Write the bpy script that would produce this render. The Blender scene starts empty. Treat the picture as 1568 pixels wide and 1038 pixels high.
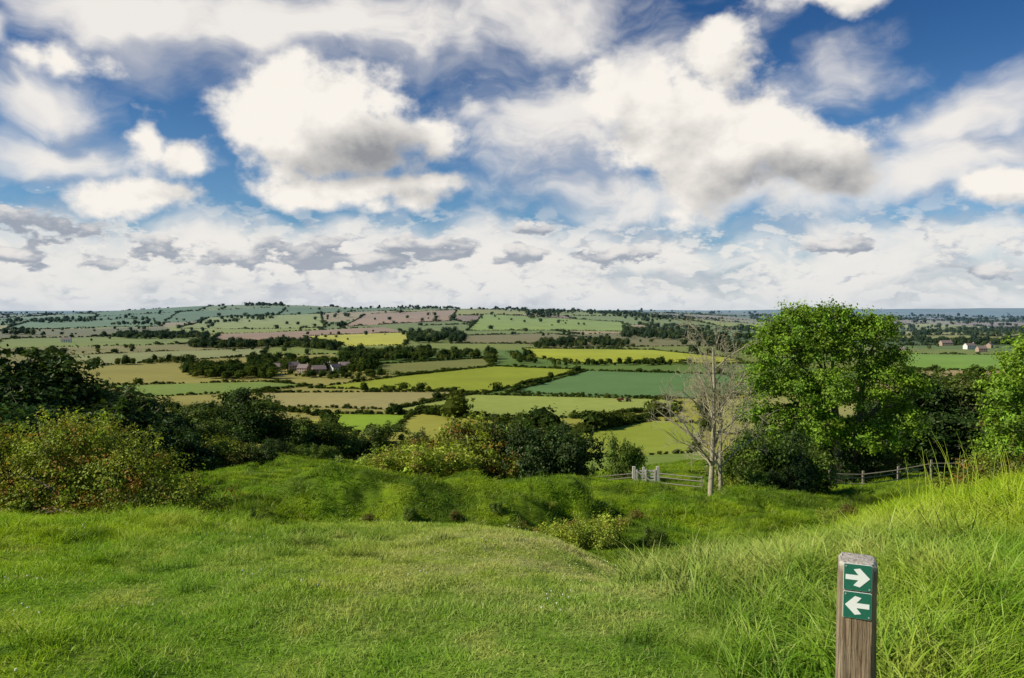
import bpy, math, numpy as np
from mathutils import Vector
rng=np.random.default_rng(7)
scene=bpy.context.scene
col=scene.collection
scene.view_settings.view_transform='Standard'
try: scene.view_settings.look='None'
except Exception: pass
scene.view_settings.exposure=0

# ------------------------------------------------------------------ noise
def _h(ix,iy,seed):
    n=(ix.astype(np.int64)*374761393+iy.astype(np.int64)*668265263+seed*982451653)&0x7fffffff
    n=((n^(n>>13))*1274126177)&0x7fffffff
    n=(n^(n>>16))&0xffff
    return n/65535.0
def vn(x,y,seed=0):
    x=np.asarray(x,float);y=np.asarray(y,float)
    ix=np.floor(x);iy=np.floor(y);fx=x-ix;fy=y-iy
    fx=fx*fx*(3-2*fx);fy=fy*fy*(3-2*fy)
    a=_h(ix,iy,seed);b=_h(ix+1,iy,seed);c=_h(ix,iy+1,seed);d=_h(ix+1,iy+1,seed)
    return ((a*(1-fx)+b*fx)*(1-fy)+(c*(1-fx)+d*fx)*fy)*2-1
def fbm(x,y,o=4,seed=0):
    s=0;a=1;t=0
    for i in range(o):
        s=s+a*vn(x*2**i+i*17.3,y*2**i-i*9.1,seed+i);t+=a;a*=.5
    return s/t
def ss(a,b,x):
    t=np.clip((np.asarray(x,float)-a)/(b-a),0,1);return t*t*(3-2*t)

# ------------------------------------------------------------------ terrain height (eye level = 0)
TT=np.array([-.889,-.643,-.479,-.315,-.151,.013,.177,.341,.505,.643,.915])
ROWS=[
(1.0,[-1.65]*11),
(3.6,[-1.65,-1.65,-1.65,-1.66,-1.66,-1.66,-1.66,-1.65,-1.60,-1.56,-1.45]),
(6,  [-1.90,-1.92,-1.94,-1.95,-1.97,-1.99,-2.04,-1.98,-1.84,-1.77,-1.6]),
(9,  [-2.30,-2.33,-2.35,-2.42,-2.50,-2.54,-3.15,-2.95,-2.43,-2.20,-2.0]),
(12, [-3.3,-3.5,-3.7,-4.0,-4.3,-4.5,-4.6,-4.0,-3.15,-2.72,-2.3]),
(16, [-4.2,-4.5,-4.9,-5.4,-5.8,-6.1,-6.0,-5.2,-4.3,-3.78,-3.2]),
(22, [-5.2,-5.4,-5.6,-6.1,-6.8,-7.1,-6.9,-6.6,-5.9,-5.3,-4.6]),
(30, [-7.4,-7.3,-7.3,-7.3,-7.5,-7.8,-8.2,-8.3,-8.1,-7.6,-7.0]),
(40, [-10.6,-10.3,-9.6,-9.0,-9.0,-9.5,-9.9,-10.2,-10.4,-10.,-9.5]),
(60, [-15,-14.7,-13.5,-12.0,-12.6,-13.2,-13.2,-13.5,-13.,-12.8,-12]),
(85, [-20,-19,-17.5,-16,-17,-18.5,-17.5,-17.7,-17,-16.5,-16]),
(120,[-26,-25,-24,-23.5,-24,-26,-23.5,-24,-23,-22,-22]),
(180,[-38,-38,-38,-38,-38,-38,-36,-36,-36,-36,-36]),
(260,[-51,-51,-51,-51,-51,-51,-48,-50,-50,-50,-50]),
(340,[-60]*11),
(430,[-62]*11),
(900,[-62]*11),
(1200,[-60,-60,-60,-60,-60,-60,-60,-62,-62,-62,-62]),
(1700,[-58,-58,-57,-55,-52,-53,-55,-61,-62,-62,-62]),
(2300,[-50,-50,-48,-46,-32,-32,-46,-60,-61,-61,-61]),
(3200,[-34,-34,-26,-4,12,6,-20,-58,-60,-60,-60]),
(3800,[-32,-32,0,28,12,2,-18,-52,-58,-58,-58]),
(5000,[-16,-28,-14,-6,-10,-10,-14,-40,-55,-55,-55]),
(9000,[-22,-30,-16,-10,-10,-10,-12,-30,-42,-42,-42]),
(16000,[0,0,0,5,5,5,10,20,40,45,45]),
(40000,[-60]*11)]
YY=np.log(np.array([r[0] for r in ROWS]));ZZ=np.array([r[1] for r in ROWS],float)
MOUNDS=[(-3.0,29.8,4.2,2.2,1.05),(-8.2,29,3.,2.,.4),(.9,31.5,2.2,1.6,.75),(2.9,26,2.0,1.2,.6),(7.2,33,3.2,1.5,.8),(12,37,3.5,1.8,.8),(15.5,31,3.,1.6,.7),(5.2,40,3,1.8,.8),(-13,40,5,3,.9),(1.5,20.5,1.8,1.,.4),(9.5,27,2.5,1.4,.6),(18,26,2.6,1.3,.6)]
def cw(f):
    return [-.5*f+f*f-.5*f**3,1-2.5*f*f+1.5*f**3,.5*f+2*f*f-1.5*f**3,-.5*f*f+.5*f**3]
def H(x,y):
    x=np.asarray(x,float);y=np.asarray(y,float)
    yy=np.clip(y,1.0,40000)
    t=np.clip(x/yy,-.889,.915)
    i=np.interp(np.log(yy),YY,np.arange(len(YY)));j=np.interp(t,TT,np.arange(len(TT)))
    i0=np.floor(i).astype(int);j0=np.floor(j).astype(int)
    wi=cw(i-i0);wj=cw(j-j0);z=0
    for a in range(4):
        ia=np.clip(i0+a-1,0,len(YY)-1)
        for b in range(4):
            jb=np.clip(j0+b-1,0,len(TT)-1)
            z=z+wi[a]*wj[b]*ZZ[ia,jb]
    z=z+(.085*fbm(x*.8,y*.8,2,3)+.03*fbm(x*2.2,y*2.2,2,13))*(1-ss(14,24,yy))*ss(1.5,3.5,yy)
    z=z+.42*fbm(x/3.,y/2.6,4,5)*ss(14,26,yy)*(1-ss(70,140,yy))
    z=z+.26*fbm(x/1.1,y/1.1,3,35)*ss(14,22,yy)*(1-ss(45,80,yy))
    z=z+1.0*fbm(x/14,y/14,2,25)*ss(24,50,yy)*(1-ss(120,200,yy))
    wob=.9*fbm(x/2.2,y/2.2,4,66)
    for mx,my,sx,sy,h in MOUNDS:
        q=((x-mx)/sx)**2+((y-my)/sy)**2
        z=z+h*ss(1.9,.25,np.sqrt(q)+wob*.9)
    z=z+np.minimum(15,yy*.0048)*fbm(x/700,y/900,3,9)*ss(1100,2400,yy)
    z=z+ss(9000,15000,yy)*30*fbm(x/2500,y/5000,3,12)*(1-ss(20000,30000,yy))
    return z

# ------------------------------------------------------------------ mesh helpers
def mesh_np(name,V,F,mats,mi=None,C=None,smooth=False):
    me=bpy.data.meshes.new(name)
    V=np.asarray(V,np.float32);F=np.asarray(F,np.int32)
    me.vertices.add(len(V));me.vertices.foreach_set('co',V.ravel())
    k=F.shape[1]
    me.loops.add(F.size);me.loops.foreach_set('vertex_index',F.ravel())
    me.polygons.add(len(F));me.polygons.foreach_set('loop_start',np.arange(0,F.size,k,dtype=np.int32))
    for m in mats: me.materials.append(m)
    if mi is not None: me.polygons.foreach_set('material_index',np.asarray(mi,np.int32))
    me.polygons.foreach_set('use_smooth',np.full(len(F),smooth,dtype=bool))
    if C is not None:
        a=me.attributes.new('col','FLOAT_COLOR','POINT')
        c=np.ones((len(V),4),np.float32);c[:,:3]=C;a.data.foreach_set('color',c.ravel())
    me.update(calc_edges=True)
    return me
def obj(name,me,loc=(0,0,0),rot=(0,0,0),scale=(1,1,1),parent=None,link=True):
    o=bpy.data.objects.new(name,me);o.location=loc;o.rotation_euler=rot;o.scale=scale
    if link: col.objects.link(o)
    if parent: o.parent=parent
    return o
class MB:
    def __init__(s): s.V=[];s.F=[];s.M=[];s.C=[];s.n=0
    def add(s,V,F,m=0,c=(1,1,1)):
        V=np.asarray(V,float);F=np.asarray(F,int)
        s.V.append(V);s.F.append(F+s.n);s.M.append(np.full(len(F),m));
        c=np.asarray(c,float)
        s.C.append(np.broadcast_to(c,(len(V),3)));s.n+=len(V)
    def box(s,c,d,rz=0,m=0,ry=0,colr=(1,1,1)):
        h=np.array(d)/2.
        P=np.array([[x,y,z] for x in(-1,1) for y in(-1,1) for z in(-1,1)])*h
        if ry:
            P=np.stack([P[:,0]*math.cos(ry)+P[:,2]*math.sin(ry),P[:,1],-P[:,0]*math.sin(ry)+P[:,2]*math.cos(ry)],1)
        P=np.stack([P[:,0]*math.cos(rz)-P[:,1]*math.sin(rz),P[:,0]*math.sin(rz)+P[:,1]*math.cos(rz),P[:,2]],1)+np.array(c)
        s.add(P,[[0,1,3,2],[4,6,7,5],[0,4,5,1],[2,3,7,6],[0,2,6,4],[1,5,7,3]],m,colr)
    def tube(s,pts,rad,k=6,m=0,c=(1,1,1)):
        pts=np.asarray(pts,float);n=len(pts)
        d=np.gradient(pts,axis=0);d/=np.linalg.norm(d,axis=1)[:,None]+1e-9
        up=np.where(np.abs(d[:,2:3])>.9,np.array([[1.,0,0]]),np.array([[0,0,1.]]))
        a=np.cross(d,up);a/=np.linalg.norm(a,axis=1)[:,None]+1e-9
        b=np.cross(d,a)
        th=np.linspace(0,2*np.pi,k,endpoint=False)
        V=pts[:,None]+np.asarray(rad)[:,None,None]*(a[:,None]*np.cos(th)[None,:,None]+b[:,None]*np.sin(th)[None,:,None])
        F=[[i*k+j,i*k+(j+1)%k,(i+1)*k+(j+1)%k,(i+1)*k+j] for i in range(n-1) for j in range(k)]
        s.add(V.reshape(-1,3),F,m,c)
    def mesh(s,name,mats,smooth=False):
        return mesh_np(name,np.concatenate(s.V),np.concatenate(s.F),mats,np.concatenate(s.M),np.concatenate(s.C),smooth)

def leaves(mb,P,Nrm,size,m,C,asp=.6):
    n=len(P)
    Nrm=Nrm/(np.linalg.norm(Nrm,axis=1)[:,None]+1e-9)
    r=rng.normal(size=(n,3));a=np.cross(Nrm,r);a/=np.linalg.norm(a,axis=1)[:,None]+1e-9
    b=np.cross(Nrm,a)
    s=(size*rng.uniform(.6,1.3,n))[:,None]*.5
    V=np.stack([P-a*s,P+b*s*asp+Nrm*s*.15,P+a*s,P-b*s*asp+Nrm*s*.15],1).reshape(-1,3)
    F=np.arange(4*n).reshape(-1,4)
    mb.add(V,F,m,np.repeat(C,4,axis=0))
def crown(mb,lobes,nclump,per,cr,leaf,base,m=1,var=.25,shell=.55,zs=.7,tint2=None,t2=.0,rj=.12):
    L=np.array(lobes,float);w=(L[:,3]*L[:,4]*L[:,5])**(2/3.);w/=w.sum()
    li=rng.choice(len(L),nclump,p=w)
    d=rng.normal(size=(nclump,3));d/=np.linalg.norm(d,axis=1)[:,None]
    d[:,2]=np.where(d[:,2]<-.5,-d[:,2],d[:,2])
    rad=shell+(1-shell)*rng.uniform(0,1,nclump)**.7
    rad*=1+rj*rng.normal(size=nclump)
    c=L[li,:3]+d*L[li,3:6]*rad[:,None]
    base=np.array(base);cb=base[None]*(1+var*rng.normal(size=(nclump,1)))*(1+np.array([.25,.05,.2])*var*rng.normal(size=(nclump,3)))
    if tint2 is not None:
        k=rng.random(nclump)<t2;cb[k]=np.array(tint2)
    cb=np.clip(cb,.008,.6)
    crs=cr*rng.uniform(.6,1.35,nclump)
    g=rng.normal(size=(nclump,per,3))*np.array([.6,.6,.6*zs])
    P=(c[:,None]+g*crs[:,None,None]).reshape(-1,3)
    N=(np.repeat(d,per,0)*.5+rng.normal(size=(nclump*per,3))*.5+np.array([0,0,.45])+g.reshape(-1,3)*.5)
    C=np.repeat(cb,per,0)*(1+.18*rng.normal(size=(nclump*per,1)))
    leaves(mb,P,N,leaf,m,np.clip(C,.005,.7))
    return c
def limb(mb,a,b,r0,r1,k=6,wig=.06,n=7):
    a=np.array(a,float);b=np.array(b,float);L=np.linalg.norm(b-a)
    t=np.linspace(0,1,n)[:,None]
    w=np.cumsum(rng.normal(size=(n,3))*wig*L/n**.5,axis=0);w-=w[0];w=w*(1-t**3)
    p=a+(b-a)*t+w+np.array([0,0,1])*np.sin(t*np.pi)*L*.06
    mb.tube(p,r0+(r1-r0)*t[:,0],k,0);return p

# ------------------------------------------------------------------ node helper
class NT:
    def __init__(s,nt): s.nt=nt;s.n=nt.nodes;s.l=nt.links
    def put(s,sock,v):
        if v is None: return
        if isinstance(v,bpy.types.NodeSocket): s.l.new(v,sock)
        else: sock.default_value=v
    def m(s,op,a,b=None,c=None,clamp=False):
        n=s.n.new('ShaderNodeMath');n.operation=op;n.use_clamp=clamp
        for i,v in enumerate((a,b,c)): s.put(n.inputs[i],v)
        return n.outputs[0]
    def v(s,op,a,b=None,c=None):
        n=s.n.new('ShaderNodeVectorMath');n.operation=op
        for i,v in enumerate((a,b,c)): s.put(n.inputs[i],v)
        return n.outputs['Value'] if op in('LENGTH','DOT_PRODUCT') else n.outputs[0]
    def noise(s,vec,scale,detail=4,rough=.5,dist=0,lac=2.):
        n=s.n.new('ShaderNodeTexNoise');s.put(n.inputs['Vector'],vec)
        n.inputs['Scale'].default_value=scale;n.inputs['Detail'].default_value=detail
        n.inputs['Roughness'].default_value=rough;n.inputs['Distortion'].default_value=dist
        n.inputs['Lacunarity'].default_value=lac
        return n.outputs['Fac'],n.outputs['Color']
    def mix(s,f,a,b,mode='MIX'):
        n=s.n.new('ShaderNodeMix');n.data_type='RGBA';n.blend_type=mode
        s.put(n.inputs[0],f);s.put(n.inputs[6],a if not isinstance(a,tuple) else (*a[:3],1));s.put(n.inputs[7],b if not isinstance(b,tuple) else (*b[:3],1))
        return n.outputs[2]
    def rng(s,x,a,b,c=0.,d=1.,smooth=True):
        n=s.n.new('ShaderNodeMapRange');n.interpolation_type='SMOOTHSTEP' if smooth else 'LINEAR'
        s.put(n.inputs[0],x)
        for i,v in enumerate((a,b,c,d)): n.inputs[i+1].default_value=v
        return n.outputs[0]
    def sep(s,v):
        n=s.n.new('ShaderNodeSeparateXYZ');s.put(n.inputs[0],v);return n.outputs
    def comb(s,x,y,z):
        n=s.n.new('ShaderNodeCombineXYZ')
        for i,v in enumerate((x,y,z)): s.put(n.inputs[i],v)
        return n.outputs[0]
def newmat(name):
    m=bpy.data.materials.new(name);m.use_nodes=True;m.node_tree.nodes.clear()
    return m,NT(m.node_tree)
def finish(N,sh):
    o=N.n.new('ShaderNodeOutputMaterial');N.l.new(sh,o.inputs[0])
def attr(N,name='col'):
    n=N.n.new('ShaderNodeAttribute');n.attribute_name=name;return n.outputs['Color']
def pos(N): return N.n.new('ShaderNodeNewGeometry').outputs['Position']
def haze(N,c,k=5600.,mx=.82,hc=(.21,.32,.43)):  # aerial haze painted into the base colour, stronger with distance
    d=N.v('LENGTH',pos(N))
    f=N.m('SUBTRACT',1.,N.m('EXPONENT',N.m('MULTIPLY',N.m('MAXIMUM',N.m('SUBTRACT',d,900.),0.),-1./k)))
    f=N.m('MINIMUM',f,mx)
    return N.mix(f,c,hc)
def pbsdf(N,c,rough=.8,spec=.3,bump=None,bs=.3):
    p=N.n.new('ShaderNodeBsdfPrincipled');N.put(p.inputs['Base Color'],c if not isinstance(c,tuple) else (*c,1))
    p.inputs['Roughness'].default_value=rough
    p.inputs['Specular IOR Level'].default_value=spec
    if bump is not None:
        b=N.n.new('ShaderNodeBump');b.inputs['Strength'].default_value=bs;b.inputs['Distance'].default_value=.02
        N.l.new(bump,b.inputs['Height']);N.l.new(b.outputs[0],p.inputs['Normal'])
    return p.outputs[0]
def leafshade(N,c,tr=.35,gl=.03,trtint=(1.25,1.15,.45),up=0):
    nrm=None
    if up>0:
        g_=N.n.new('ShaderNodeNewGeometry').outputs['Normal']
        nrm=N.v('NORMALIZE',N.v('MULTIPLY_ADD',g_,(1-up,1-up,1-up),(0,0,up)))
    d=N.n.new('ShaderNodeBsdfDiffuse');N.put(d.inputs[0],c)
    if nrm is not None: N.l.new(nrm,d.inputs['Normal'])
    t=N.n.new('ShaderNodeBsdfTranslucent');N.put(t.inputs[0],N.mix(1.,c,trtint,'MULTIPLY'))
    a=N.n.new('ShaderNodeMixShader');a.inputs[0].default_value=tr;N.l.new(d.outputs[0],a.inputs[1]);N.l.new(t.outputs[0],a.inputs[2])
    if gl<=0: return a.outputs[0]
    g=N.n.new('ShaderNodeBsdfGlossy');g.inputs['Roughness'].default_value=.5;g.inputs[0].default_value=(1,1,.8,1)
    b=N.n.new('ShaderNodeMixShader');b.inputs[0].default_value=gl;N.l.new(a.outputs[0],b.inputs[1]);N.l.new(g.outputs[0],b.inputs[2])
    return b.outputs[0]
def orand(N): return N.n.new('ShaderNodeObjectInfo').outputs['Random']

# leaves
m_leaf,N=newmat('leaf')
c=attr(N);r=orand(N)
c=N.mix(1.,c,N.mix(r,(.8,.86,.8),(1.22,1.15,1.1)),'MULTIPLY')
finish(N,leafshade(N,c,.36,.02))
m_fleaf,N=newmat('far_leaf')
c=attr(N);r=orand(N)
c=N.mix(1.,c,N.mix(r,(.7,.8,.8),(1.4,1.25,1.1)),'MULTIPLY')
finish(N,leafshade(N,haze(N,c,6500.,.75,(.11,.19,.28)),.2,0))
m_bark,N=newmat('bark')
nf,_=N.noise(N.v('MULTIPLY',pos(N),(9,9,2)),1.,3,.6)
finish(N,pbsdf(N,N.mix(nf,(.07,.055,.04),(.22,.18,.13)),.9,.2))
m_pale,N=newmat('pale_bark')
nf,_=N.noise(N.v('MULTIPLY',pos(N),(9,9,3)),1.,4,.6)
finish(N,pbsdf(N,N.mix(nf,(.24,.20,.12),(.56,.50,.34)),.9,.2))

# meadow tint shared by blades and soil
def meadow(N,p):
    a,_=N.noise(p,.30,2,.6); b,_=N.noise(p,1.7,3,.65); c3,_=N.noise(p,.07,1,.5)
    L_=N.v('LENGTH',p);near=N.rng(L_,10.,20.,1.,.4)
    c=N.mix(N.rng(a,.38,.62),(.29,.57,.006),(.56,.75,.014))
    c=N.mix(N.m('MULTIPLY',N.rng(b,.50,.68,0,.65),near),c,(.78,.84,.12))
    c=N.mix(N.m('MULTIPLY',N.rng(b,.46,.30,0,.8),near),c,(.11,.30,.006))
    c=N.mix(N.rng(c3,.42,.66,0,.35),c,(.58,.64,.03))
    # worn, drier turf on the crown of the knoll
    q=N.v('MULTIPLY',N.v('SUBTRACT',p,(.55,6.9,0)),(.38,.32,0.))
    w=N.m('EXPONENT',N.m('MULTIPLY',N.v('DOT_PRODUCT',q,q),-1.))
    w=N.m('MULTIPLY',w,N.rng(b,.34,.62,.3,1.))
    c=N.mix(N.m('MULTIPLY',w,.85),c,(.84,.79,.33))
    # darker green beyond the near knoll, patchy by noise
    rk,_=N.noise(p,.55,3,.6)
    f=N.m('MULTIPLY',N.rng(L_,13.,22.),N.rng(rk,.62,.40,.15,.85))
    return N.mix(f,c,(.15,.27,.012))
m_grass,N=newmat('grass_blade')
c=meadow(N,pos(N));a=N.sep(attr(N))
c=N.mix(N.m('MULTIPLY',N.rng(a[0],.84,1.),.55),c,(.78,.72,.32))
c=N.mix(1.,c,N.mix(a[0],(.68,.75,.7),(1.08,1.04,1.)),'MULTIPLY')
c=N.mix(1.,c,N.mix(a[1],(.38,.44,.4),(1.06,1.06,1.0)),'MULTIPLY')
c=N.mix(1.,c,N.mix(orand(N),(.86,.9,.8),(1.08,1.06,1.1)),'MULTIPLY')
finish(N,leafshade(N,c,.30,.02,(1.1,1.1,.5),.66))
m_white,N=newmat('flower_white');finish(N,pbsdf(N,(.7,.7,.6),.7,.2))
m_ground,N=newmat('ground')
p=pos(N);d=N.v('LENGTH',p)
mc=N.mix(1.,meadow(N,p),(.50,.52,.5),'MULTIPLY')
nb,_=N.noise(p,1.4,3,.65);nf2,_=N.noise(p,30.,3,.7)
mc=N.mix(N.rng(nb,.3,.7,.35,0.),mc,(.09,.14,.015))
mc=N.mix(N.rng(nf2,.62,.38,0.,.7),mc,(.07,.11,.015))
n1,_=N.noise(p,.012,4,.6);n2,_=N.noise(p,.11,3,.6)
fc=N.mix(1.,attr(N),N.mix(n1,(.72,.74,.72),(1.28,1.25,1.25)),'MULTIPLY')
fc=N.mix(1.,fc,N.mix(n2,(.85,.85,.85),(1.14,1.14,1.14)),'MULTIPLY')
c=N.mix(N.rng(d,130,260),mc,fc)
nn,_=N.noise(p,9.,4,.7)
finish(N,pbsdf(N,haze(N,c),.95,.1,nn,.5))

# ------------------------------------------------------------------ fields
def q_(l): return np.array([[t/1000.*y,y] for t,y in l],float)
FIELDS=[
(q_([(-151,498),(-69,594),(189,560),(212,533),(185,498),(87,458),(-118,482)]),(.30,.35,.075)),
(q_([(-7,604),(95,826),(284,772),(341,610),(226,562)]),(.12,.215,.07)),
(q_([(-255,641),(-134,764),(-20,890),(91,838),(-32,602),(-77,614)]),(.27,.31,.03)),
(q_([(-323,604),(-77,612),(-45,598),(-151,500),(-298,518)]),(.33,.29,.11)),
(q_([(13,1260),(177,1220),(275,1050),(300,930),(95,935),(25,1040)]),(.38,.41,.03)),
(q_([(-184,788),(-167,922),(-36,1036),(-24,900),(-134,770)]),(.19,.20,.055)),
(q_([(-262,1720),(-125,1850),(-134,1350),(-208,1330)]),(.48,.46,.05)),
(q_([(-77,1720),(46,1850),(136,1500),(128,1400),(-77,1400)]),(.22,.19,.07)),
(q_([(-216,2150),(-184,2750),(-69,3000),(-77,2350)]),(.38,.25,.14)),
(q_([(-57,1950),(-36,2700),(136,2500),(177,2000)]),(.28,.36,.05)),
(q_([(-511,664),(-315,700),(-252,664),(-325,608),(-462,575)]),(.20,.27,.06)),
(q_([(-610,1050),(-446,1180),(-307,1260),(-315,1080),(-520,900)]),(.28,.29,.11)),
(q_([(-241,480),(-126,476),(-151,405),(-225,405)]),(.24,.35,.03)),
(q_([(79,402),(177,450),(243,435),(226,330),(95,300)]),(.28,.33,.04)),
(q_([(480,1146),(760,1096),(760,800),(643,822),(497,840)]),(.20,.33,.05)),
(q_([(235,545),(335,590),(470,560),(450,380),(250,400)]),(.33,.32,.10)),
(q_([(-420,2200),(-380,3050),(-240,2900),(-235,2150)]),(.30,.33,.07)),
(q_([(-640,2300),(-610,3000),(-450,3050),(-440,2300)]),(.17,.24,.07)),
]
PAL=np.array([(.22,.26,.05),(.32,.29,.08),(.12,.17,.035),(.34,.26,.12),(.16,.22,.05),(.30,.33,.05),(.33,.22,.13),(.22,.20,.07),(.12,.19,.04),(.36,.35,.06)])
def pip(px,py,poly):
    ins=np.zeros(px.shape,bool);n=len(poly)
    for i in range(n):
        x1,y1=poly[i];x2,y2=poly[(i+1)%n]
        if y1==y2: continue
        cnd=((y1>py)!=(y2>py))&(px<(x2-x1)*(py-y1)/(y2-y1)+x1);ins^=cnd
    return ins
CA,SA=math.cos(.35),math.sin(.35);GW,GH=440.,520.
def warp(x,y): return 230*fbm(x/1000,y/1000,2,31),240*fbm(x/1000,y/1000,2,41)
def togrid(x,y):
    wx,wy=warp(x,y);return (CA*x+SA*y+wx),(-SA*x+CA*y+wy)
def fromgrid(a,b):
    x=CA*a-SA*b;y=SA*a+CA*b
    for _ in range(7):
        wx,wy=warp(x,y);aa=a-wx;bb=b-wy;x=CA*aa-SA*bb;y=SA*aa+CA*bb
    return x,y
def cell(a,b):
    j=np.floor(b/GH);off=_h(j,j*0+3,77)*GW
    i=np.floor((a+off)/GW);return i,j,off
def fieldcol(x,y):
    a,b=togrid(x,y);i,j,_=cell(a,b)
    C=PAL[(_h(i,j,5)*len(PAL)*.999).astype(int)].copy()
    C*=(.8+.35*_h(i,j,6))[:,None]
    near=y<330
    C[near]=(.20,.27,.045)
    for poly,c_ in FIELDS: C[pip(x,y,poly)]=c_
    return C

# ------------------------------------------------------------------ terrain mesh
ang=np.concatenate([np.linspace(-180,-62,24,endpoint=False),np.linspace(-62,-38,50,endpoint=False),np.linspace(-38,38,800,endpoint=False),np.linspace(38,62,50,endpoint=False),np.linspace(62,180,25)])
ang=np.radians(ang)
def gs(a,b,n): return np.geomspace(a,b,n,endpoint=False)
rad=np.concatenate([gs(.6,2.5,12),gs(2.5,16,170),gs(16,100,190),gs(100,400,90),gs(400,1500,210),gs(1500,5200,170),gs(5200,42000,50),[42000]])
A,R=np.meshgrid(ang,rad)
X=(np.sin(A)*R).ravel();Y=(np.cos(A)*R).ravel()
Z=H(X,Y)
nr,na=A.shape
idx=np.arange(nr*na).reshape(nr,na)
F=np.stack([idx[:-1,:-1],idx[:-1,1:],idx[1:,1:],idx[1:,:-1]],-1).reshape(-1,4)[:,::-1]
me=mesh_np('ground',np.stack([X,Y,Z],1),F,[m_ground],None,fieldcol(X,Y),True)
obj('ground',me)

# ------------------------------------------------------------------ instancing
def scatter(name,P,rot,scl,ids,protos):
    pc=bpy.data.collections.new(name+'_parts')
    for p_ in protos: pc.objects.link(p_)
    me=bpy.data.meshes.new(name);me.vertices.add(len(P));me.vertices.foreach_set('co',np.asarray(P,np.float32).ravel())
    a=me.attributes.new('rot','FLOAT_VECTOR','POINT');a.data.foreach_set('vector',np.asarray(rot,np.float32).ravel())
    a=me.attributes.new('scl','FLOAT_VECTOR','POINT');a.data.foreach_set('vector',np.asarray(scl,np.float32).ravel())
    a=me.attributes.new('pid','INT','POINT');a.data.foreach_set('value',np.asarray(ids,np.int32))
    me.update()
    o=obj(name,me)
    g=bpy.data.node_groups.new(name+'_scatter','GeometryNodeTree')
    g.interface.new_socket('Geometry',in_out='INPUT',socket_type='NodeSocketGeometry')
    g.interface.new_socket('Geometry',in_out='OUTPUT',socket_type='NodeSocketGeometry')
    gi=g.nodes.new('NodeGroupInput');go=g.nodes.new('NodeGroupOutput')
    iop=g.nodes.new('GeometryNodeInstanceOnPoints');ci=g.nodes.new('GeometryNodeCollectionInfo')
    ci.inputs['Collection'].default_value=pc;ci.inputs['Separate Children'].default_value=True;ci.inputs['Reset Children'].default_value=True
    def na_(nm,t):
        n=g.nodes.new('GeometryNodeInputNamedAttribute');n.data_type=t;n.inputs['Name'].default_value=nm
        return [s_ for s_ in n.outputs if s_.enabled and s_.name=='Attribute'][0]
    e=g.nodes.new('FunctionNodeEulerToRotation')
    L=g.links.new
    L(gi.outputs[0],iop.inputs['Points']);L(ci.outputs[0],iop.inputs['Instance'])
    iop.inputs['Pick Instance'].default_value=True
    L(na_('pid','INT'),iop.inputs['Instance Index']);L(na_('rot','FLOAT_VECTOR'),e.inputs[0]);L(e.outputs[0],iop.inputs['Rotation'])
    L(na_('scl','FLOAT_VECTOR'),iop.inputs['Scale']);L(iop.outputs[0],go.inputs[0])
    md=o.modifiers.new('scatter','NODES');md.node_group=g
    return o
def tuft(name,n,radius,h0,h1,w,bend,flowers=0):
    mb=MB()
    a=rng.uniform(0,2*np.pi,n);r=radius*np.sqrt(rng.random(n))*rng.uniform(.8,1.2,n)
    base=np.stack([np.cos(a)*r,np.sin(a)*r,np.full(n,-.02)],1)
    d=rng.uniform(0,2*np.pi,n);dr=np.stack([np.cos(d),np.sin(d),0*d],1)
    sd=rng.uniform(0,2*np.pi,n);side=np.stack([np.cos(sd),np.sin(sd),0*sd],1)
    h=rng.uniform(h0,h1,n);b=bend*rng.uniform(.2,1.2,n);ww=w*rng.uniform(.6,1.3,n)
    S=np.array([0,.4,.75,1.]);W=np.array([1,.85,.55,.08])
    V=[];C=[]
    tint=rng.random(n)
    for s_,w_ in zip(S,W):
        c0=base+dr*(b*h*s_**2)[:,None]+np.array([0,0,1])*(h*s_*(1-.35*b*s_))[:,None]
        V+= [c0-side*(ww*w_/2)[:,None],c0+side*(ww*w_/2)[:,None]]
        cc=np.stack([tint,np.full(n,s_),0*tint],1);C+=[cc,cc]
    V=np.stack(V,1).reshape(-1,3);C=np.stack(C,1).reshape(-1,3)
    k=np.arange(n)[:,None]*8
    F=np.concatenate([k+np.array([0,1,3,2]),k+np.array([2,3,5,4]),k+np.array([4,5,7,6])])
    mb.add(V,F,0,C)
    for i in range(flowers):
        x,y=rng.normal(size=2)*radius*.6;z=rng.uniform(.5,.9)*h1
        mb.box((x,y,z),(.008,.008,.006),rng.uniform(0,3),1)
    me=mb.mesh(name,[m_grass,m_white])
    return bpy.data.objects.new(name,me)
def lay(x,y,e=.15):
    """rotation that lays a tuft on the local slope, with a random spin"""
    gx=(H(x+e,y)-H(x-e,y))/(2*e);gy=(H(x,y+e)-H(x,y-e))/(2*e)
    th=rng.uniform(0,6.28,len(x));c_,s_=np.cos(th),np.sin(th)
    a=gx*c_+gy*s_;b=-gx*s_+gy*c_
    return np.stack([np.arctan(b),-np.arctan(a),th],1)

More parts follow.
